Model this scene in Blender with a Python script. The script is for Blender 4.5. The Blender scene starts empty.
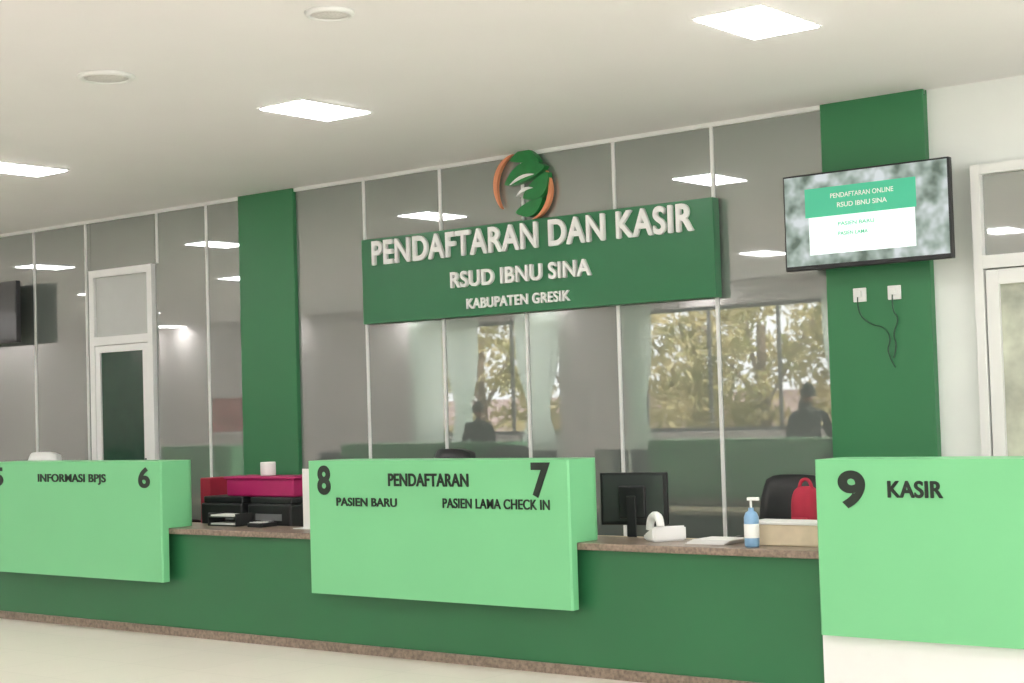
import bpy, bmesh, math, random
from mathutils import Vector, Matrix
random.seed(3)
S=bpy.context.scene
COL=bpy.context.collection
try:
    S.view_settings.view_transform='Standard'
    S.view_settings.look='None'
except Exception as e: print(e)

def lin(c): 
    return tuple(((v/255)/12.92 if v/255<=.04045 else ((v/255+.055)/1.055)**2.4) for v in c)+(1,)

# ---------------------------------------------------------------- materials
def mat(name,rgb,rough=.5,metal=0,emit=0,noise=0,nscale=8,coat=0,bump=0):
    m=bpy.data.materials.new(name);m.use_nodes=True
    nt=m.node_tree;b=nt.nodes['Principled BSDF']
    c=lin(rgb)
    b.inputs['Base Color'].default_value=c
    b.inputs['Roughness'].default_value=rough
    b.inputs['Metallic'].default_value=metal
    if coat: b.inputs['Coat Weight'].default_value=coat
    tc=nt.nodes.new('ShaderNodeTexCoord')
    nz=nt.nodes.new('ShaderNodeTexNoise');nz.inputs['Scale'].default_value=nscale;nz.inputs['Detail'].default_value=4
    nt.links.new(tc.outputs['Object'],nz.inputs['Vector'])
    if noise:
        r=nt.nodes.new('ShaderNodeValToRGB')
        r.color_ramp.elements[0].position=.3;r.color_ramp.elements[1].position=.7
        r.color_ramp.elements[0].color=tuple(v*(1-noise) for v in c[:3])+(1,)
        r.color_ramp.elements[1].color=tuple(min(1,v*(1+noise)) for v in c[:3])+(1,)
        nt.links.new(nz.outputs['Fac'],r.inputs['Fac']);nt.links.new(r.outputs['Color'],b.inputs['Base Color'])
    if bump:
        bp=nt.nodes.new('ShaderNodeBump');bp.inputs['Strength'].default_value=bump;bp.inputs['Distance'].default_value=.01
        nt.links.new(nz.outputs['Fac'],bp.inputs['Height']);nt.links.new(bp.outputs['Normal'],b.inputs['Normal'])
    if emit:
        b.inputs['Emission Color'].default_value=c;b.inputs['Emission Strength'].default_value=emit
    return m

M={}
M['ceil']=mat('ceiling_paint',(246,246,245),.7,noise=.01,nscale=1.5)
M['wall']=mat('white_wall_paint',(240,246,242),.6,noise=.02,nscale=2)
M['wall_dim']=mat('beige_wall_paint',(212,206,204),.7,noise=.04,nscale=2)
M['white']=mat('white_enamel',(244,246,244),.35,noise=.01)
M['alu']=mat('white_aluminium',(238,241,238),.35,noise=.01)
M['dgreen']=mat('dark_green_laminate',(46,113,72),.38,noise=.04,nscale=1.3)
M['cgreen']=mat('column_green_panel',(52,125,80),.4,noise=.04,nscale=1.1)
M['sgreen']=mat('sign_green_acrylic',(42,119,76),.3,noise=.03)
M['lgreen']=mat('mint_green_laminate',(126,208,148),.4,noise=.02,nscale=1.5)
M['black']=mat('black_vinyl_letter',(24,40,30),.5,noise=.05)
M['blackp']=mat('black_plastic',(34,36,38),.4,noise=.1,nscale=20)
M['greyp']=mat('grey_plastic',(120,122,124),.45,noise=.05)
M['pink']=mat('magenta_plastic',(176,30,100),.5,noise=.06)
M['red']=mat('red_fabric',(170,36,62),.7,noise=.1)
M['cream']=mat('cream_wood',(222,208,180),.5,noise=.06,nscale=12)
M['paper']=mat('paper',(235,235,232),.8,noise=.02)
M['blue']=mat('pale_blue_plastic',(130,172,208),.3,noise=.05)
M['letter']=mat('white_acrylic_letter',(252,253,251),.35,noise=.01)
M['orange']=mat('orange_acrylic',(236,156,112),.4,noise=.03)
M['logogreen']=mat('logo_green_acrylic',(30,128,62),.35,noise=.12,nscale=14)
M['bark']=mat('tree_bark',(130,115,100),.9,noise=.3,nscale=6)
M['ground']=mat('outdoor_paving',(180,178,172),.9,noise=.15,nscale=1)
M['skin']=mat('skin',(176,128,100),.55,noise=.04)
M['hair']=mat('black_hair',(20,17,16),.6,noise=.2,nscale=30)
M['cloth1']=mat('navy_cloth',(28,32,40),.85,noise=.12)
M['cloth3']=mat('charcoal_cloth',(34,34,36),.85,noise=.12)
M['chair']=mat('grey_steel_seat',(70,72,76),.4,metal=.5,noise=.05)
M['doorglass']=mat('green_tinted_door_glass',(44,76,60),.08,noise=.05)
M['tvb']=mat('tv_screen_off',(66,70,70),.12,noise=.04)
M['notice']=mat('notice_board_felt',(180,120,120),.8,noise=.25,nscale=4)
def translucent(name,c1,c2,fac,noise=False):
    m=bpy.data.materials.new(name);m.use_nodes=True;nt=m.node_tree;nt.nodes.remove(nt.nodes['Principled BSDF'])
    o=nt.nodes['Material Output'];d=nt.nodes.new('ShaderNodeBsdfDiffuse');g=nt.nodes.new('ShaderNodeBsdfTranslucent');mx=nt.nodes.new('ShaderNodeMixShader')
    d.inputs['Color'].default_value=lin(c1);g.inputs['Color'].default_value=lin(c2);mx.inputs['Fac'].default_value=fac
    if noise:
        nz=nt.nodes.new('ShaderNodeTexNoise');nz.inputs['Scale'].default_value=1.6;cr=nt.nodes.new('ShaderNodeValToRGB')
        cr.color_ramp.elements[0].position=.35;cr.color_ramp.elements[1].position=.65
        cr.color_ramp.elements[0].color=lin(c1);cr.color_ramp.elements[1].color=lin(c2)
        tc=nt.nodes.new('ShaderNodeTexCoord');nt.links.new(tc.outputs['Object'],nz.inputs['Vector']);nt.links.new(nz.outputs['Fac'],cr.inputs['Fac'])
        nt.links.new(cr.outputs['Color'],d.inputs['Color']);nt.links.new(cr.outputs['Color'],g.inputs['Color'])
    nt.links.new(d.outputs[0],mx.inputs[1]);nt.links.new(g.outputs[0],mx.inputs[2]);nt.links.new(mx.outputs[0],o.inputs[0]);return m
M['curtain']=translucent('curtain_fabric',(236,248,240),(242,254,246),.8)
M['leaf']=translucent('tree_foliage',(160,160,108),(224,210,166),.4,True)

m=mat('brown_granite',(140,124,110),.3,noise=.35,nscale=45);M['granite']=m
m=mat('led_panel_diffuser',(255,252,252),.5,emit=27);M['lamp']=m
# floor tiles
m=bpy.data.materials.new('floor_tiles');m.use_nodes=True;nt=m.node_tree;b=nt.nodes['Principled BSDF']
tc=nt.nodes.new('ShaderNodeTexCoord');br=nt.nodes.new('ShaderNodeTexBrick')
br.offset=0;br.inputs['Scale'].default_value=1;br.inputs['Brick Width'].default_value=.6;br.inputs['Row Height'].default_value=.6
br.inputs['Mortar Size'].default_value=.003;br.inputs['Color1'].default_value=lin((240,231,220));br.inputs['Color2'].default_value=lin((237,228,217));br.inputs['Mortar'].default_value=lin((224,216,205))
nt.links.new(tc.outputs['Object'],br.inputs['Vector']);nt.links.new(br.outputs['Color'],b.inputs['Base Color'])
b.inputs['Roughness'].default_value=.35;M['floor']=m
# glossy back-painted glass
m=bpy.data.materials.new('grey_backpainted_glass');m.use_nodes=True;nt=m.node_tree;nt.nodes.remove(nt.nodes['Principled BSDF'])
o=nt.nodes['Material Output'];d=nt.nodes.new('ShaderNodeBsdfDiffuse');g=nt.nodes.new('ShaderNodeBsdfGlossy');mx=nt.nodes.new('ShaderNodeMixShader')
nz=nt.nodes.new('ShaderNodeTexNoise');nz.inputs['Scale'].default_value=1.2;cr=nt.nodes.new('ShaderNodeValToRGB')
cr.color_ramp.elements[0].color=lin((120,128,123));cr.color_ramp.elements[1].color=lin((126,134,129))
tc=nt.nodes.new('ShaderNodeTexCoord');nt.links.new(tc.outputs['Object'],nz.inputs['Vector'])
nt.links.new(nz.outputs['Fac'],cr.inputs['Fac']);nt.links.new(cr.outputs['Color'],d.inputs['Color'])
g.inputs['Roughness'].default_value=.018;g.inputs['Color'].default_value=(.95,.97,.95,1)
lw=nt.nodes.new('ShaderNodeLayerWeight');lw.inputs['Blend'].default_value=.35
mr=nt.nodes.new('ShaderNodeMapRange');mr.inputs['To Min'].default_value=.31;mr.inputs['To Max'].default_value=.6
nt.links.new(lw.outputs['Fresnel'],mr.inputs['Value']);nt.links.new(mr.outputs['Result'],mx.inputs['Fac'])
nt.links.new(d.outputs[0],mx.inputs[1]);nt.links.new(g.outputs[0],mx.inputs[2]);nt.links.new(mx.outputs[0],o.inputs[0]);M['glass']=m
# TV picture (blurred slide-show picture)
m=bpy.data.materials.new('tv_picture');m.use_nodes=True;nt=m.node_tree;b=nt.nodes['Principled BSDF']
tc=nt.nodes.new('ShaderNodeTexCoord');nz=nt.nodes.new('ShaderNodeTexNoise');nz.inputs['Scale'].default_value=8;nz.inputs['Detail'].default_value=2
cr=nt.nodes.new('ShaderNodeValToRGB');cr.color_ramp.elements[0].position=.32;cr.color_ramp.elements[0].color=lin((96,116,102));cr.color_ramp.elements[1].position=.64;cr.color_ramp.elements[1].color=lin((226,234,236))
e2=cr.color_ramp.elements.new(.48);e2.color=lin((168,186,176))
nt.links.new(tc.outputs['Object'],nz.inputs['Vector']);nt.links.new(nz.outputs['Fac'],cr.inputs['Fac'])
nt.links.new(cr.outputs['Color'],b.inputs['Emission Color']);b.inputs['Emission Strength'].default_value=.85;b.inputs['Base Color'].default_value=(.02,.02,.02,1)
M['tvpic']=m
M['tvwhite']=mat('tv_slide_white',(236,246,246),.3,emit=.4)
M['tvteal']=mat('tv_slide_teal',(70,184,146),.3,emit=.3)

# ---------------------------------------------------------------- helpers
def link(ob,parent=None):
    COL.objects.link(ob)
    if parent is not None:
        ob.parent=parent
        ob.matrix_parent_inverse=Matrix.Translation(-parent.location)
    return ob
def empty(name,loc=(0,0,0)):
    e=bpy.data.objects.new(name,None);e.location=loc;e.empty_display_size=.1;COL.objects.link(e);return e
def meshob(name,bm,mt,parent=None,smooth=False,recalc=True):
    me=bpy.data.meshes.new(name)
    if recalc: bmesh.ops.recalc_face_normals(bm,faces=bm.faces)
    bm.to_mesh(me);bm.free()
    me.materials.append(mt)
    if smooth:
        for p in me.polygons:p.use_smooth=True
    return link(bpy.data.objects.new(name,me),parent)
def box(name,x0,x1,y0,y1,z0,z1,mt,parent=None,bev=0,seg=2):
    bm=bmesh.new();bmesh.ops.create_cube(bm,size=1)
    for v in bm.verts:
        v.co=Vector(((x0+x1)/2+v.co.x*(x1-x0),(y0+y1)/2+v.co.y*(y1-y0),(z0+z1)/2+v.co.z*(z1-z0)))
    if bev: bmesh.ops.bevel(bm,geom=bm.edges[:],offset=bev,segments=seg,affect='EDGES',profile=.5)
    return meshob(name,bm,mt,parent)
def cyl(name,c,r,h,mt,parent=None,axis='Z',seg=32,r2=None,bev=0):
    bm=bmesh.new();bmesh.ops.create_cone(bm,cap_ends=True,segments=seg,radius1=r,radius2=r if r2 is None else r2,depth=h)
    R={'Z':Matrix(),'X':Matrix.Rotation(math.pi/2,4,'Y'),'Y':Matrix.Rotation(math.pi/2,4,'X')}[axis]
    bm.transform(Matrix.Translation(c)@R)
    ob=meshob(name,bm,mt,parent)
    for p in ob.data.polygons:
        if len(p.vertices)==4:p.use_smooth=True
    return ob
def lathe(name,prof,c,mt,parent=None,seg=32):
    bm=bmesh.new();rings=[]
    for r,z in prof:
        rings.append([bm.verts.new((c[0]+r*math.cos(2*math.pi*i/seg),c[1]+r*math.sin(2*math.pi*i/seg),c[2]+z)) for i in range(seg)])
    for a,b in zip(rings,rings[1:]):
        for i in range(seg): bm.faces.new((a[i],a[(i+1)%seg],b[(i+1)%seg],b[i]))
    bm.faces.new(rings[0][::-1]);bm.faces.new(rings[-1])
    return meshob(name,bm,mt,parent,True)
def prism(name,pts,y0,y1,mt,parent=None,bev=0):
    """polygon in XZ extruded in Y"""
    bm=bmesh.new();a=[bm.verts.new((x,y0,z)) for x,z in pts];b=[bm.verts.new((x,y1,z)) for x,z in pts];n=len(pts)
    bm.faces.new(a);bm.faces.new(b[::-1])
    for i in range(n): bm.faces.new((a[i],a[(i+1)%n],b[(i+1)%n],b[i]))
    return meshob(name,bm,mt,parent)
def tube(name,pts,r,mt,parent=None,cyclic=False):
    cu=bpy.data.curves.new(name,'CURVE');cu.dimensions='3D';sp=cu.splines.new('NURBS');sp.points.add(len(pts)-1)
    for p,q in zip(sp.points,pts):p.co=(*q,1)
    sp.use_endpoint_u=not cyclic;sp.use_cyclic_u=cyclic;sp.order_u=3;cu.bevel_depth=r;cu.bevel_resolution=3
    cu.use_fill_caps=True
    cu.materials.append(mt)
    tmp=bpy.data.objects.new(name+'_c',cu);COL.objects.link(tmp)
    dg=bpy.context.evaluated_depsgraph_get();me=bpy.data.meshes.new_from_object(tmp.evaluated_get(dg))
    bpy.data.objects.remove(tmp)
    for p in me.polygons:p.use_smooth=True
    if not me.materials: me.materials.append(mt)
    return link(bpy.data.objects.new(name,me),parent)
def text(name,body,x0,x1,z0,z1,y,mt,parent,bold=.02,ext=.01,spacing=1.0,plain=False):
    base=bold if plain else min(bold,.010)
    cu=bpy.data.curves.new(name,'FONT');cu.body=body;cu.size=1;cu.offset=base;cu.extrude=.05;cu.space_character=spacing
    tmp=bpy.data.objects.new(name+'_c',cu);COL.objects.link(tmp)
    dg=bpy.context.evaluated_depsgraph_get();me=bpy.data.meshes.new_from_object(tmp.evaluated_get(dg));bpy.data.objects.remove(tmp)
    extra=max(0,bold-base)
    bm=bmesh.new()
    shifts=[(0,0)] if not extra else [(-extra,0),(extra,0),(0,-extra*.6),(0,extra*.6)]
    for k_,(sx,sy) in enumerate(shifts):
        n0=len(bm.verts);bm.from_mesh(me);bm.verts.ensure_lookup_table()
        for v in bm.verts[n0:]: v.co.x+=sx;v.co.y+=sy;v.co.z+=k_*.012 if v.co.z>0 else 0
    bm.to_mesh(me);bm.free()
    xs=[v.co.x for v in me.vertices];ys=[v.co.y for v in me.vertices]
    ax,bx,ay,by=min(xs),max(xs),min(ys),max(ys)
    for v in me.vertices:
        v.co=Vector((x0+(v.co.x-ax)/(bx-ax)*(x1-x0), y-(v.co.z/.05+1)/2*ext, z0+(v.co.y-ay)/(by-ay)*(z1-z0)))
    me.materials.clear();me.materials.append(mt)
    return link(bpy.data.objects.new(name,me),parent)

H=3.483
XW,XE,YS=-27.0,4.0,-12.5
# ---------------------------------------------------------------- room shell
box('floor',XW,XE,YS,.3,-.1,0,M['floor'])
box('ceiling',XW,XE,YS,.3,H,H+.1,M['ceil'])
box('wall_north',XW,XE,.03,.25,0,H,M['wall'])
box('wall_west',XW-.2,XW,YS,.3,0,H,M['wall_dim'])
# south wall with windows (behind the photographer, mirrored in the glass)
wins=[(-19.9,-16.6),(-14.9,-11.1),(-8.6,-5.2),(-3,.5)]
e=empty('wall_south',(XW,YS,0))
zb,zt=1.1,3.1
edges=[XW]+[v for w in wins for v in w]+[XE]
for i in range(0,len(edges),2): box('pier_%d'%i,edges[i],edges[i+1],YS-.2,YS,0,H,M['wall_dim'],e)
for i,w in enumerate(wins):
    box('sill_%d'%i,w[0],w[1],YS-.2,YS,0,zb,M['wall_dim'],e);box('lintel_%d'%i,w[0],w[1],YS-.2,YS,zt,H,M['wall_dim'],e)
    g=empty('window_%d'%(i+1),((w[0]+w[1])/2,YS-.1,zb))
    n=3
    for k in range(n+1):
        x=w[0]+(w[1]-w[0])*k/n; x=min(max(x,w[0]+.03),w[1]-.03)
        box('mullion_%d'%k,x-.02,x+.02,YS-.13,YS-.07,zb,zt,M['greyp'],g)
    for k,z in enumerate((zb+.03,zt-.03)): box('rail_%d'%k,w[0],w[1],YS-.125,YS-.075,z-.03,z+.03,M['greyp'],g)
g=empty('notice_board',(-25,YS,1.6));box('felt',-25.7,-24.3,YS+.005,YS+.03,1.25,1.95,M['notice'],g)
for (a,b,c_,d_) in ((-25.74,-25.7,1.21,1.99),(-24.3,-24.26,1.21,1.99),(-25.7,-24.3,1.21,1.25),(-25.7,-24.3,1.95,1.99)): box('frame',a,b,YS+.005,YS+.045,c_,d_,M['alu'],g)
# east wall: out of view, wide glazed opening added to let daylight in
e=empty('wall_east',(XE,YS,0))
box('lintel',XE,XE+.2,YS,.3,3.1,H,M['wall'],e);box('pier_a',XE,XE+.2,YS,YS+1,0,3.1,M['wall'],e);box('pier_b',XE,XE+.2,-1.5,.3,0,3.1,M['wall'],e)
g=empty('window_6',(XE+.1,-6,0))
for k in range(8):
    y=YS+1+(-1.5-YS-1)*k/7;box('mullion_%d'%k,XE+.06,XE+.12,y-.03,y+.03,0,3.1,M['alu'],g)
# curtains
def curtain(x0,x1,y,z0,z1,tie=None):
    bm=bmesh.new();nx,nz_=60,16;vs=[]
    for j in range(nz_+1):
        t=j/nz_;z=z1+(z0-z1)*t;row=[]
        sq=1.0
        if tie: sq=1-.5*math.exp(-((t-.62)/.2)**2)
        for i in range(nx+1):
            u=i/nx;x=x0+(x1-x0)*((u-.5)*sq+.5);row.append(bm.verts.new((x,y+.03*math.sin(u*math.pi*12),z)))
        vs.append(row)
    for j in range(nz_):
        for i in range(nx): bm.faces.new((vs[j][i],vs[j][i+1],vs[j+1][i+1],vs[j+1][i]))
    ob=meshob('curtain',bm,M['curtain'],None,True)
for x0,x1,t in ((-19.95,-19.15,False),(-19.05,-18.3,True),(-17.45,-16.5,True),(-15.2,-14.6,True),(-11.5,-10.8,True)):
    curtain(x0,x1,YS+.12,.5,3.2,t)

# ---------------------------------------------------------------- north glass cladding
e=empty('glass_wall_cladding',(-9,0,0))
cols_=[(-10.61,-9.92),(-4.93,-4.21)]
mull=[-17.0,-16.15,-15.32,-14.5,-13.67,-12.76,-11.8,-11.07,-10.61]
def panes(ms,zl=0.0):
    for i,(a,b) in enumerate(zip(ms,ms[1:])):
        if abs(a+12.76)<.01: continue
        box('glass_pane',a+.004,b-.004,0,.025,.02,H-.02,M['glass'],e)
panes(mull);panes([-9.92,-9.11,-8.28,-7.45,-6.61,-5.78,-4.93])
for x in [-17.0,-16.15,-15.32,-14.5,-13.67,-12.83,-11.07,-11.76,-9.11,-8.28,-7.45,-6.61,-5.78]:
    zz=2.99 if x==-11.76 else .02
    box('joint_strip',x-.012,x+.012,-.012,.0,zz,H-.02,M['alu'],e)
box('top_strip',-17,-4.21,-.02,.0,H-.03,H,M['alu'],e)
box('glass_pane',-12.76,-11.8,0,.025,2.99,H-.02,M['glass'],e)
box('glass_pane',-27,-17,0,.025,.02,H-.02,M['glass'],e)
for i,(a,b) in enumerate(cols_):
    box('green_wall_column',a,b,-.035,.029,0,H,M['cgreen'],None,.004)
# left door
d=empty('door_1',(-12.3,0,0));x0,x1=-12.75,-11.81
box('jamb_l',x0,x0+.07,-.04,.029,0,2.99,M['white'],d);box('jamb_r',x1-.07,x1,-.04,.029,0,2.99,M['white'],d)
box('head',x0+.07,x1-.07,-.04,.029,2.92,2.99,M['white'],d)
box('transom_bar',x0+.07,x1-.07,-.04,.029,2.27,2.35,M['white'],d)
box('transom_glass',x0+.07,x1-.07,-.01,.02,2.35,2.92,mat('frosted_transom_glass',(192,197,193),.2,noise=.02),d)
box('leaf_stile_l',x0+.075,x0+.14,-.03,.02,.01,2.265,M['white'],d);box('leaf_stile_r',x1-.16,x1-.075,-.03,.02,.01,2.265,M['white'],d)
box('leaf_rail_t',x0+.14,x1-.16,-.03,.02,2.20,2.265,M['white'],d);box('leaf_rail_b',x0+.14,x1-.16,-.03,.02,.01,.25,M['white'],d)
box('leaf_glass',x0+.14,x1-.16,-.01,.0,.25,2.20,M['doorglass'],d)
cyl('handle',(x1-.11,-.06,1.05),.012,.3,M['greyp'],d)
# right door in white wall
d=empty('door_2',(-3.3,0,0));x0,x1=-3.92,-2.7
box('jamb_l',x0,x0+.06,-.05,.03,0,2.96,M['alu'],d,.004);box('jamb_r',x1-.06,x1,-.05,.03,0,2.96,M['alu'],d,.004)
box('head',x0+.06,x1-.06,-.05,.03,2.9,2.96,M['alu'],d);box('transom_bar',x0+.06,x1-.06,-.05,.03,2.32,2.40,M['alu'],d)
box('transom_glass',x0+.06,x1-.06,.0,.02,2.40,2.9,M['glass'],d)
box('leaf_stile_l',x0+.07,x0+.15,-.04,.02,.01,2.31,M['alu'],d,.004);box('leaf_stile_r',x1-.17,x1-.07,-.04,.02,.01,2.31,M['alu'],d,.004)
box('leaf_rail_t',x0+.15,x1-.17,-.04,.02,2.22,2.31,M['alu'],d);box('leaf_rail_b',x0+.15,x1-.17,-.04,.02,.01,.3,M['alu'],d)
box('leaf_glass',x0+.15,x1-.17,-.01,.01,.3,2.22,mat('painted_reflection_glass',(196,202,184),.1,noise=.4,nscale=3.5),d)  # pale blotchy green painted in for what the door glass reflects
box('leaf_handle',x0+.10,x0+.125,-.09,-.045,.85,1.12,M['greyp'],d,.005)
box('baseboard_north',-4.2,-3.93,-.012,.03,0,.1,M['white'])

# ---------------------------------------------------------------- ceiling fixtures
for ix in range(-7,4):
    for iy in range(4):
        x=-7.25+3.2*ix*1.0;y=-2.36-3.25*iy
        if x<XW+.5 or x>XE-.5 or y<YS+.3: continue
        l=empty('ceiling_light',(x,y,H))
        a_,b_=.19,.295
        box('diffuser',x-a_,x+a_,y-b_,y+b_,H-.014,H-.002,M['lamp'],l)
        t=.015
        for (a,b,c_,d_) in ((-a_-t,-a_,-b_-t,b_+t),(a_,a_+t,-b_-t,b_+t),(-a_,a_,-b_-t,-b_),(-a_,a_,b_,b_+t)):
            box('trim',x+a,x+b,y+c_,y+d_,H-.008,H,M['white'],l)
def speaker(x,y,r):
    g=empty('ceiling_speaker',(x,y,H))
    lathe('rim',[(r,0),(r,-.008),(r*.93,-.02),(r*.8,-.02),(r*.78,-.008),(r*.78,0)],(x,y,H),M['alu'],g,48)
    lathe('grille',[(r*.77,-.001),(r*.77,-.012),(r*.5,-.018),(.01,-.02)],(x,y,H),mat('speaker_grille',(216,216,212),.6,noise=.1,nscale=90),g,48)
speaker(-7.32,-3.92,.16);speaker(-5.43,-4.04,.12)

# ---------------------------------------------------------------- overhead sign
s=empty('registration_sign',(-7.4,-.1,2.6))
box('board',-9.06,-5.73,-.10,-.02,2.27,2.955,M['sgreen'],s,.004)
ty=-.10
text('title','PENDAFTARAN DAN KASIR',-8.93,-5.88,2.735,2.935,ty,M['letter'],s,.038,.02,1.08)
text('subtitle','RSUD IBNU SINA',-8.10,-6.76,2.495,2.62,ty,M['letter'],s,.036,.02,1.06)
text('caption','KABUPATEN GRESIK',-7.95,-6.96,2.325,2.405,ty,M['letter'],s,.03,.012,1.06)
lg=empty('hospital_logo',(-7.4,-.06,3.2));cx,cz=-7.42,3.215
def arc(name,cx,cz,a,b,rot,t0,t1,w,mt,y0,y1,n=28):
    out=[];inn=[]
    for i in range(n+1):
        t=math.radians(t0+(t1-t0)*i/n);ww=w*math.sin(math.pi*(i/n)*.92+.12)
        for lst,q in ((out,1),(inn,-1)):
            x=(a+q*ww/2)*math.cos(t);z=(b+q*ww/2)*math.sin(t)
            r=math.radians(rot);lst.append((cx+x*math.cos(r)-z*math.sin(r),cz+x*math.sin(r)+z*math.cos(r)))
    prism(name,out+inn[::-1],y0,y1,mt,lg)
def leafshape(name,x0,z0,x1,z1,w,mt,y0,y1,bend=0,n=16):
    a=Vector((x0,z0));b=Vector((x1,z1));d_=(b-a);nn=Vector((-d_.y,d_.x)).normalized();up=[];dn=[]
    for i in range(n+1):
        t=i/n;c_=a+d_*t+nn*bend*math.sin(math.pi*t);ww=w*math.sin(math.pi*t)**.7/2
        up.append(tuple(c_+nn*ww));dn.append(tuple(c_-nn*ww))
    prism(name,up+dn[1:-1][::-1],y0,y1,mt,lg)
arc('swoosh_l',cx-.03,cz+.01,.23,.25,20,80,200,.04,M['orange'],-.05,-.02)
arc('swoosh_r',cx+.03,cz-.02,.23,.24,20,-100,10,.036,M['orange'],-.05,-.02)
leafshape('leaf_top',cx-.10,cz+.21,cx+.18,cz+.17,.10,M['logogreen'],-.066,-.016,.04)
leafshape('leaf_mid',cx-.15,cz+.03,cx+.24,cz+.13,.14,M['logogreen'],-.074,-.015,.03)
leafshape('leaf_right',cx+.02,cz-.09,cx+.26,cz+.08,.14,M['logogreen'],-.07,-.017,-.03)
leafshape('leaf_low',cx-.06,cz-.19,cx+.20,cz-.10,.11,M['logogreen'],-.064,-.018,-.03)
leafshape('vein_a',cx-.10,cz+.02,cx+.14,cz+.08,.025,M['letter'],-.080,-.07,.02)
leafshape('vein_b',cx-.04,cz-.07,cx+.12,cz-.02,.025,M['letter'],-.078,-.02,.02)
# ---------------------------------------------------------------- TVs
def tv(x0,x1,z0,z1,y,on):
    g=empty('wall_television',((x0+x1)/2,y,(z0+z1)/2))
    box('housing',x0,x1,y,y+.05,z0,z1,M['blackp'],g,.006)
    box('rear_bulge',x0+.25,x1-.25,y+.05,y+.09,z0+.12,z1-.12,M['blackp'],g,.01)
    box('wall_bracket',(x0+x1)/2-.12,(x0+x1)/2+.12,y+.09,-.036 if on else -.001,z0+.2,z1-.15,M['blackp'],g,.003)
    bx=.012
    if not on:
        box('screen',x0+bx,x1-bx,y-.002,y+.003,z0+.03,z1-bx,M['tvb'],g);return
    w=x1-x0;h=z1-z0
    box('screen',x0+bx,x1-bx,y-.002,y+.003,z0+.03,z1-bx,M['tvpic'],g)
    box('slide',x0+w*.16,x0+w*.80,y-.004,y-.002,z0+h*.15,z0+h*.82,M['tvwhite'],g)
    box('slide_header',x0+w*.14,x0+w*.81,y-.006,y-.004,z0+h*.54,z0+h*.84,M['tvteal'],g)
    text('slide_title','PENDAFTARAN ONLINE',x0+w*.3,x0+w*.68,z0+h*.72,z0+h*.77,y-.006,M['letter'],g,.01,.001)
    text('slide_title_b','RSUD IBNU SINA',x0+w*.34,x0+w*.64,z0+h*.62,z0+h*.67,y-.006,M['letter'],g,.01,.001)
    text('slide_text','PASIEN BARU',x0+w*.34,x0+w*.56,z0+h*.43,z0+h*.47,y-.004,M['tvteal'],g,.01,.001)
    text('slide_text_b','PASIEN LAMA',x0+w*.34,x0+w*.52,z0+h*.33,z0+h*.37,y-.004,M['tvteal'],g,.01,.001)
tv(-5.11,-3.97,2.385,3.005,-.24,True)
tv(-14.75,-13.64,2.35,2.96,-.24,False)
for x in (-4.69,-4.45):
    g=empty('wall_outlet',(x,-.05,2.215))
    box('plate',x-.045,x+.045,-.05,-.035,2.17,2.26,M['white'],g,.004);box('plug',x-.02,x+.02,-.08,-.05,2.2,2.24,M['white'],g,.006)
tube('power_cord',[(-4.69,-.075,2.2),(-4.70,-.07,2.1),(-4.62,-.05,2.02),(-4.52,-.05,2.0),(-4.48,-.05,1.92),(-4.52,-.05,1.84),(-4.46,-.05,1.74)],.004,M['doorglass'])
tube('power_cord',[(-4.45,-.075,2.2),(-4.46,-.07,2.1),(-4.42,-.05,2.05),(-4.47,-.05,1.95),(-4.44,-.05,1.88),(-4.47,-.05,1.8)],.004,M['doorglass'])

# ---------------------------------------------------------------- reception counter
c=empty('reception_counter',(-8,-2,0))
XL,XR=-15.5,-3.98
box('front_panel',XL,XR,-2.0,-1.96,.06,.73,M['dgreen'],c)
box('skirting',XL,XR,-2.012,-1.965,0,.06,M['granite'],c)
box('granite_top',XL,XR,-2.05,-1.60,.73,.77,M['granite'],c,.006)
box('work_top',XL,-1.6,-1.59,-1.05,.69,.72,M['cream'],c,.003)
for x in (-15.4,-13.0,-11.2,-9.3,-7.4,-5.6,-4.2): box('support',x-.02,x+.02,-1.95,-1.1,.0,.69,M['cream'],c)
box('cash_base',XR+.01,-1.6,-2.06,-1.62,0,.70,M['white'],c)
box('cash_top',XR,-1.6,-2.05,-1.60,.73,.77,M['granite'],c)
def panel(x0,x1,z0=.39,z1=1.25):
    bm=bmesh.new()
    def ring(y0,y1,rb):
        p=[(x0+.01,y0),(x1-.01,y0),(x1,y0+.01)]
        for i in range(7):
            t=i/6*math.pi/2;p.append((x1-rb+rb*math.cos(t),y1-rb+rb*math.sin(t)))
        for i in range(7):
            t=math.pi/2+i/6*math.pi/2;p.append((x0+rb+rb*math.cos(t),y1-rb+rb*math.sin(t)))
        p.append((x0,y0+.01));return p
    def ext(p,za,zb_):
        a=[bm.verts.new((x,y,za)) for x,y in p];b=[bm.verts.new((x,y,zb_)) for x,y in p];n=len(p)
        bm.faces.new(a[::-1]);bm.faces.new(b)
        for i in range(n): bm.faces.new((a[i],a[(i+1)%n],b[(i+1)%n],b[i]))
    ext(ring(-2.12,-1.80,.08),.772,z1)
    ext(ring(-2.12,-2.055,.005),z0,.772)
    return meshob('mint_front',bm,M['lgreen'],c)
panel(-11.29,-9.15);panel(-7.65,-5.52);panel(-3.95,-1.8,.355,1.245);panel(-15.0,-12.9)
py=-2.1205
def T(b,xa,xb,za,zb_,bold=.015,plain=False): text('lettering',b,xa,xb,za,zb_,py,M['black'],c,bold,.004,1.0 if plain else 1.03,plain)
T('8',-7.56,-7.44,1.03,1.22,.035,True);T('7',-5.79,-5.65,1.03,1.235,.035,True)
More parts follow.
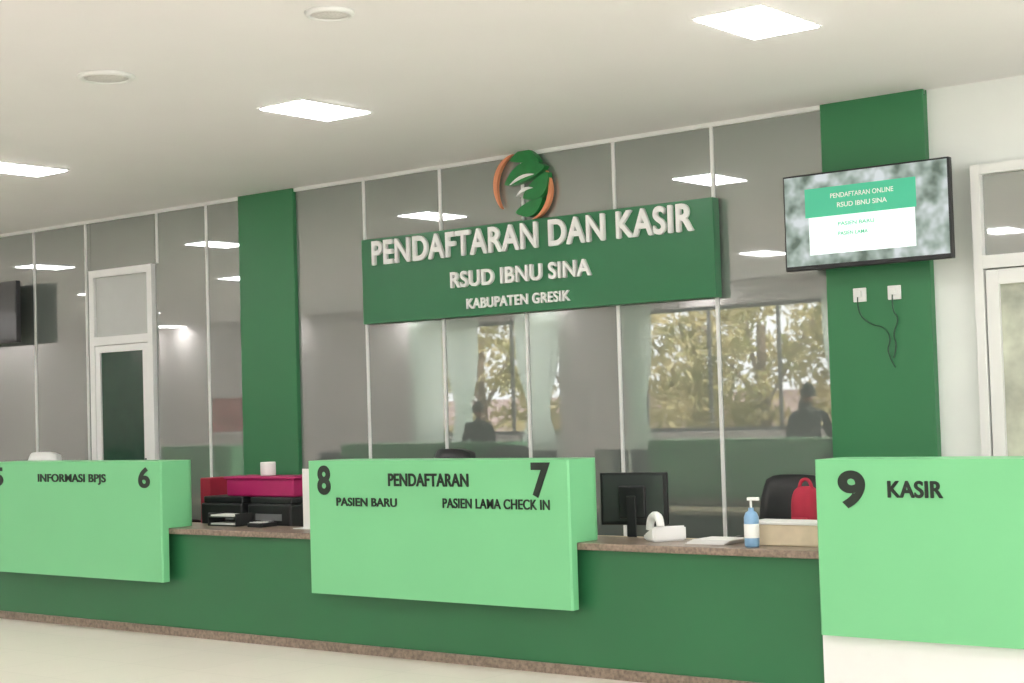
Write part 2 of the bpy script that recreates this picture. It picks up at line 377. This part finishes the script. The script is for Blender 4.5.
T('PENDAFTARAN',-6.93,-6.27,1.09,1.17,.035);T('PASIEN BARU',-7.39,-6.86,.96,1.015,.028);T('PASIEN LAMA CHECK IN',-6.48,-5.66,.96,1.02,.020)
T('6',-9.40,-9.27,1.06,1.21,.03,True);T('5',-11.24,-11.08,1.06,1.21,.03,True);T('INFORMASI BPJS',-10.62,-9.78,1.08,1.16,.022)
T('9',-3.82,-3.67,1.00,1.19,.038,True);T('KASIR',-3.55,-3.26,1.055,1.14,.035)

# ---------------------------------------------------------------- desk items
def rotgrp(g,ang): g.rotation_euler=(0,0,ang)
def monitor(x,y,ang,w=.46,h=.30,zb=.721):
    g=empty('computer_monitor',(x,y,zb))
    box('screen_shell',x-w/2,x+w/2,y-.012,y+.018,zb+.10,zb+.10+h,M['blackp'],g,.006)
    box('display',x-w/2+.012,x+w/2-.012,y+.018,y+.02,zb+.12,zb+.09+h,M['tvb'],g)
    box('back_shell_inset',x-w/2+.02,x+w/2-.02,y-.018,y-.012,zb+.12,zb+.085+h,M['tvb'],g,.002)
    box('rear_cover',x-w/5,x+w/5,y-.04,y-.018,zb+.14,zb+.02+h,M['blackp'],g,.01)
    box('stand_neck',x-.03,x+.03,y-.055,y-.04,zb+.012,zb+.28,M['blackp'],g,.005)
    lathe('stand_foot',[(.12,0),(.12,.008),(.05,.016),(.02,.018)],(x,y-.03,zb),M['blackp'],g)
    rotgrp(g,ang);return g
monitor(-5.58,-1.38,.2,.44,.32)
def phone(x,y,z,ang,mt):
    g=empty('desk_telephone',(x,y,z))
    bm=bmesh.new();P=[(-.1,-.09,0),(.1,-.09,0),(.1,.09,0),(-.1,.09,0),(-.1,-.09,.09),(.1,-.09,.09),(.1,.09,.035),(-.1,.09,.035)]
    v=[bm.verts.new((x+a,y+b,z+c_)) for a,b,c_ in P]
    for f_ in ((0,3,2,1),(4,5,6,7),(0,1,5,4),(1,2,6,5),(2,3,7,6),(3,0,4,7)): bm.faces.new([v[i] for i in f_])
    bmesh.ops.bevel(bm,geom=bm.edges[:],offset=.01,segments=2,affect='EDGES');meshob('base',bm,mt,g)
    tube('handset',[(x-.06,y-.11,z+.09),(x-.06,y-.1,z+.14),(x-.06,y,z+.15),(x-.06,y+.08,z+.11),(x-.06,y+.09,z+.06)],.024,mt,g)
    for i in range(3):
        for j in range(4): box('key',x+.0+i*.028,x+.018+i*.028,y-.04+j*.028,y-.022+j*.028,z+.05,z+.082-j*.011,M['greyp'],g)
    rotgrp(g,ang)
phone(-5.12,-1.75,.771,.9,M['white'])
def printer(x,y,z,w,d,h):
    g=empty('desktop_printer',(x,y,z))
    box('body',x-w/2,x+w/2,y-d/2,y+d/2,z,z+h*.8,M['blackp'],g,.015)
    box('lid',x-w/2+.01,x+w/2-.01,y-d/2+.02,y+d/2-.02,z+h*.8,z+h,M['blackp'],g,.01)
    box('output_slot',x-w*.35,x+w*.35,y+d/2-.002,y+d/2+.004,z+h*.25,z+h*.45,M['greyp'],g)
    box('rear_vent',x-w*.3,x+w*.3,y-d/2-.004,y-d/2+.002,z+h*.3,z+h*.5,M['greyp'],g,.001)
printer(-8.72,-1.33,.721,.46,.32,.24);printer(-9.24,-1.33,.721,.46,.32,.24)
g=empty('magenta_storage_box',(-8.9,-1.3,.96))
box('body',-9.22,-8.50,-1.45,-1.2,.963,1.09,M['pink'],g,.012);box('lid',-9.24,-8.48,-1.46,-1.19,1.09,1.11,M['pink'],g,.008)
lathe('tissue_roll',[(.02,0),(.055,0),(.057,.01),(.057,.09),(.055,.1),(.02,.1)],(-8.9,-1.32,1.111),M['paper'])
box('red_binder',-9.66,-9.54,-1.33,-1.12,.721,1.09,M['red'],None,.008)
g=empty('document_tray',(-9.15,-1.75,.77))
for i in range(2):
    z=.771+i*.06;box('tray_%d'%i,-9.05,-8.75,-1.78,-1.62,z,z+.008,M['blackp'],g);box('papers_%d'%i,-9.03,-8.78,-1.77,-1.63,z+.009,z+.02,M['paper'],g)
for x in (-9.05,-8.755):
    box('post',x,x+.008,-1.78,-1.62,.771,.86,M['blackp'],g)
g=empty('desk_calculator',(-8.5,-1.75,.77));box('case',-8.62,-8.47,-1.79,-1.64,.771,.80,M['blackp'],g,.005)
box('display',-8.60,-8.49,-1.68,-1.65,.80,.812,M['greyp'],g,.002)
for i in range(4):
    for j in range(3): box('key',-8.605+i*.03,-8.585+i*.03,-1.78+j*.03,-1.76+j*.03,.80,.806,M['paper'],g)
g=empty('acrylic_notice_stand',(-7.92,-1.75,.77))
box('foot',-8.14,-7.92,-1.80,-1.65,.771,.776,M['white'],g);box('notice',-8.11,-7.93,-1.73,-1.725,.776,1.18,M['paper'],g)
g=empty('sanitizer_bottle',(-4.43,-1.95,.77));bx,by=-4.43,-1.95
lathe('bottle',[(.036,0),(.04,.01),(.04,.16),(.03,.185),(.015,.195),(.015,.21)],(bx,by,.771),M['blue'],g)
cyl('pump_stem',(bx,by,1.0),.006,.05,M['white'],g);lathe('label',[(.0405,.05),(.041,.055),(.041,.12),(.0405,.125)],(bx,by,.771),M['white'],g)
box('pump_head',bx-.02,bx+.05,by-.01,by+.01,1.02,1.038,M['white'],g,.004)
g=empty('wooden_suggestion_box',(-4.3,-1.7,.77))
box('body',-4.50,-4.06,-1.85,-1.66,.771,.885,M['cream'],g,.006);box('lid',-4.52,-4.04,-1.86,-1.65,.885,.90,M['paper'],g,.004)
g=empty('paper_stack',(-4.8,-1.75,.77))
for i in range(4): box('sheet_%d'%i,-4.89+i*.01,-4.64+i*.008,-1.90+i*.01,-1.66,.771+i*.006,.776+i*.006,M['paper'],g)
def ochair(x,y,ang,mt,hz=1.02):
    g=empty('office_chair',(x,y,0))
    for i in range(5):
        a=i*2*math.pi/5
        tube('leg_%d'%i,[(x,y,.1),(x+.15*math.cos(a),y+.15*math.sin(a),.09),(x+.27*math.cos(a),y+.27*math.sin(a),.06)],.018,M['blackp'],g)
        cyl('caster_%d'%i,(x+.27*math.cos(a),y+.27*math.sin(a),.028),.028,.03,M['blackp'],g,'X',16)
    cyl('column',(x,y,.26),.025,.34,M['greyp'],g)
    box('seat',x-.24,x+.24,y-.24,y+.22,.43,.50,mt,g,.03,3)
    bm=bmesh.new();bmesh.ops.create_cube(bm,size=1)
    bmesh.ops.subdivide_edges(bm,edges=bm.edges[:],cuts=6,use_grid_fill=True)
    for v in bm.verts:
        u=v.co.x*2;w=v.co.z*2
        s_=1-.12*abs(w)**3
        v.co=Vector((x+u*.23*s_*(1-.08*w),y+.25+v.co.y*.06+.05*u*u-.05+.03*w*w,hz-.27+w*.27*(1-.12*abs(u)**4)))
    meshob('backrest',bm,mt,g,True)
    box('back_strut',x-.03,x+.03,y+.16,y+.20,.46,.78,M['blackp'],g,.005)
    for sx in (-1,1): tube('armrest_%d'%sx,[(x+sx*.25,y+.18,.47),(x+sx*.29,y+.15,.62),(x+sx*.29,y+.05,.69),(x+sx*.28,y-.12,.69),(x+sx*.28,y-.16,.66)],.02,M['blackp'],g)
    rotgrp(g,ang)
ochair(-5.0,-.6,math.radians(10),M['blackp'],1.08)
ochair(-7.95,-.6,math.radians(-5),M['blackp'],1.265)
ochair(-12.85,-.75,math.radians(5),M['white'],1.28)
ochair(-10.3,-.6,math.radians(5),M['red'],1.05)
g=empty('red_backpack',(-4.45,-1.3,.72))
bm=bmesh.new();bmesh.ops.create_uvsphere(bm,u_segments=24,v_segments=16,radius=1)
q0=(-4.45,-1.3)
for v in bm.verts:
    q=v.co;f=lambda a:math.copysign(abs(a)**.6,a)
    v.co=Vector((q0[0]+f(q.x)*.075,q0[1]+f(q.y)*.08,.721+.17+f(q.z)*.17))
meshob('bag_body',bm,M['red'],g,True);tube('strap',[(q0[0]-.04,q0[1],1.05),(q0[0]-.03,q0[1],1.1),(q0[0]+.03,q0[1],1.1),(q0[0]+.04,q0[1],1.05)],.01,M['red'],g)
box('front_pocket',q0[0]-.05,q0[0]+.05,q0[1]-.10,q0[1]-.07,.75,.89,M['red'],g,.012)

# ---------------------------------------------------------------- waiting seats (seen mirrored)
def bench(x,y,n=4):
    g=empty('waiting_bench',(x,y,0));w=.56
    box('beam',x-n*w/2,x+n*w/2,y-.03,y+.03,.36,.41,M['chair'],g)
    for i in range(n):
        a=x-n*w/2+i*w
        box('seat_%d'%i,a+.03,a+w-.03,y-.22,y+.24,.42,.45,M['chair'],g,.01)
        box('back_%d'%i,a+.03,a+w-.03,y-.27,y-.23,.5,.9,M['chair'],g,.015)
        box('back_bracket_%d'%i,a+w/2-.02,a+w/2+.02,y-.24,y-.2,.4,.55,M['chair'],g)
    for sx in (-1,1):
        X=x+sx*(n*w/2-.3)
        box('leg_%d'%sx,X-.02,X+.02,y-.02,y+.02,.03,.36,M['chair'],g);box('foot_%d'%sx,X-.02,X+.02,y-.28,y+.28,0,.03,M['chair'],g)
for x in (-22,-19,-16,-13,-10,-7):
    bench(x,-9.9)
def person(x,y,face,top,h=1.65):
    g=empty('visitor',(x,y,0));k=h/1.72
    hip=.92*k
    E=[];R=[];V=[]
    def add(co,r,par=None):
        V.append(Vector(co));R.append(r)
        if par is not None:E.append((par,len(V)-1))
        return len(V)-1
    pel=add((0,0,hip),.14);w=add((0,0,hip+.18*k),.125,pel);ch=add((0,.01,hip+.38*k),.15,w);nk=add((0,0,hip+.52*k),.06,ch);hd=add((0,.01,hip+.60*k),.05,nk)
    hands=[]
    for s_ in (-1,1):
        sh=add((s_*.18*k,0,hip+.47*k),.062,ch)
        el=add((s_*.24*k,-.01,hip+.2*k),.045,sh);wr=add((s_*.25*k,.05,hip-.04*k),.03,el);hdv=Vector((0,.15,-1))
        hands.append((V[wr].copy(),hdv.normalized(),s_))
    for s_ in (-1,1):
        h1=add((s_*.09*k,0,hip-.03),.09,pel)
        kn=add((s_*.1*k,.02,.49*k),.065,h1);an=add((s_*.1*k,0,.09),.042,kn);tt=add((s_*.12*k,.15,.045),.038,an)
    def skin(name,V,E,R,mt,root=0):
        me=bpy.data.meshes.new(name);me.from_pydata([Vector((x,y,0))+Matrix.Rotation(face,3,'Z')@v for v in V],E,[]);me.materials.append(mt)
        ob=link(bpy.data.objects.new(name,me),g)
        ob.modifiers.new('skin','SKIN');sd=ob.modifiers.new('sub','SUBSURF');sd.levels=1;sd.render_levels=1
        for i,sv in enumerate(me.skin_vertices[0].data): sv.radius=(R[i],R[i]*(.8 if name=='body' and i in (0,1,2) else 1));sv.use_root=(i==root)
        return ob
    ob=skin('body',V,E,R,top)
    for wr,dv,s_ in hands:
        side=Vector((0,1,0))
        HV=[wr,wr+dv*.045,wr+dv*.09];HE=[(0,1),(1,2)];HR=[.022,.032,.028]
        for i,(o,l) in enumerate(((-.028,.07),(-.01,.08),(.01,.075),(.027,.058))):
            a=len(HV);HV+= [wr+dv*.1+side*o,wr+dv*(.1+l*.5)+side*o*1.1,wr+dv*(.1+l)+side*o+Vector((-s_*.012,0,0))];HE+=[(2,a),(a,a+1),(a+1,a+2)];HR+=[.009,.009,.008]
        a=len(HV);HV+=[wr+dv*.05+side*.04,wr+dv*.09+side*.055];HE+=[(1,a),(a,a+1)];HR+=[.01,.009]
        skin('hand',HV,HE,HR,M['skin'])
    hc=Vector((0,.02,hip+.71*k));bm=bmesh.new();bmesh.ops.create_uvsphere(bm,u_segments=28,v_segments=20,radius=1)
    for v in bm.verts:
        q=v.co.copy();jx=1-.22*max(0,-q.z);yy=q.y*.098
        nose=math.exp(-((q.x/.16)**2+((q.z+.08)/.18)**2))*.028 if q.y>0 else 0
        eye=sum(math.exp(-(((q.x-s_*.36)/.14)**2+((q.z-.1)/.1)**2)) for s_ in (-1,1))*-.010 if q.y>0 else 0
        mouth=math.exp(-((q.x/.25)**2+((q.z+.45)/.06)**2))*-.006 if q.y>0 else 0
        v.co=Vector((q.x*.078*jx,yy+nose+eye+mouth,q.z*.118))
    bm.transform(Matrix.Translation((x,y,0))@Matrix.Rotation(face,4,'Z')@Matrix.Translation(hc));meshob('head',bm,M['skin'],g,True)
    bm=bmesh.new();bmesh.ops.create_uvsphere(bm,u_segments=28,v_segments=20,radius=1)
    bmesh.ops.delete(bm,geom=[v for v in bm.verts if v.co.z<-.45 or (v.co.y>.35 and v.co.z<.45)],context='VERTS')
    for v in bm.verts: v.co=Vector((v.co.x*.088,v.co.y*.108-.006,v.co.z*.126))
    bm.transform(Matrix.Translation((x,y,0))@Matrix.Rotation(face,4,'Z')@Matrix.Translation(hc));meshob('hair',bm,M['hair'],g,True)
    for s_ in (-1,1):
        bm=bmesh.new();bmesh.ops.create_uvsphere(bm,u_segments=10,v_segments=8,radius=1,matrix=Matrix.Translation((x,y,0))@Matrix.Rotation(face,4,'Z')@Matrix.Translation(hc+Vector((s_*.08,0,-.005)))@Matrix.Diagonal((.012,.02,.032,1)))
        meshob('ear',bm,M['skin'],g,True)
# visitors in the waiting area, mirrored in the glass (they face away from it)
person(-15.0,-8.4,2.8,M['cloth3'],1.64)
person(-9.1,-7.4,2.6,M['cloth1'],1.72)
person(-9.9,-8.8,3.4,M['cloth3'],1.56)

# ---------------------------------------------------------------- outside
box('ground_outside',-45,25,-40,YS-.2,-.25,-.15,M['ground'])
box('ground_outside',XE+.2,25,YS-.2,12,-.25,-.15,M['ground'])
def tree(x,y,h,n=3500,sp=1.7):
    g=empty('tree',(x,y,-.15))
    tube('trunk',[(x,y,-.15),(x+.1,y,h*.3),(x-.05,y,h*.55),(x,y,h*.75)],.09,M['bark'],g)
    for k_ in range(5):
        a=k_*1.3;tube('branch_%d'%k_,[(x,y,h*.35),(x+.4*math.cos(a),y+.4*math.sin(a),h*.5),(x+1.1*math.cos(a),y+1.1*math.sin(a),h*.75)],.03,M['bark'],g)
    bm=bmesh.new();cl=[]
    for i in range(46):
        a=random.random()*6.28;rr=random.random()**.6*sp;cl.append(Vector((x+rr*math.cos(a),y+rr*math.sin(a),h*(.22+.74*random.random()))))
    for i in range(n):
        c_=random.choice(cl)+Vector((random.gauss(0,.2),random.gauss(0,.2),random.gauss(0,.16)))
        d1=Vector((random.gauss(0,1),random.gauss(0,1),random.gauss(0,1))).normalized();d2=d1.cross(Vector((random.gauss(0,1),random.gauss(0,1),random.gauss(0,1)))).normalized()
        L=.07+.06*random.random();W=L*.4
        bm.faces.new([bm.verts.new(p) for p in (c_-d1*L,c_+d2*W,c_+d1*L,c_-d2*W)])
    meshob('foliage',bm,M['leaf'],g,False,False)
for x,y,h,n in ((-22.6,-17.6,4.2,3800),(-20.6,-18.4,4.4,3000),(-17.4,-18.2,4.2,3000),(-15.2,-17,4.0,3600),(-13.4,-17.8,4.2,3200),(-11.6,-16.5,4.1,3400),(-8,-19,4.6,2500),(-2,-18,4,2500)): tree(x,y,h,n)
box('garden_wall',-36,0,-22.2,-22,-.15,1.8,mat('garden_wall_render',(214,190,184),.9,noise=.2,nscale=2))

# ---------------------------------------------------------------- sun + world
sl=bpy.data.lights.new('sun','SUN');sl.energy=8;sl.angle=.02;sl.color=(1,.97,.95)  # low sun added through the east opening, floor bounce brightens the ceiling
so=bpy.data.objects.new('sun',sl);COL.objects.link(so);so.location=(10,-10,12)
so.rotation_euler=Vector((-.78,-.12,-.62)).to_track_quat('-Z','Y').to_euler()
w=bpy.data.worlds.new('World');S.world=w;w.use_nodes=True
bg=w.node_tree.nodes['Background'];bg.inputs['Color'].default_value=(.98,.985,1,1);bg.inputs['Strength'].default_value=3.0

# ---------------------------------------------------------------- camera
f=1604.6
Xc=Vector((2002,127.5,f)).normalized();Yc=Vector((1288,-28.8,-f));Yc=(Yc-Yc.dot(Xc)*Xc).normalized();Zc=Xc.cross(Yc)
R3=Matrix((Xc,Yc,Zc))
cd=bpy.data.cameras.new('camera');cd.sensor_width=36;cd.lens=f/1024*36;cd.clip_end=200
cam=bpy.data.objects.new('camera',cd);COL.objects.link(cam)
cam.matrix_world=Matrix.Translation((0,-9.49,1.55))@R3.to_4x4()
S.camera=cam
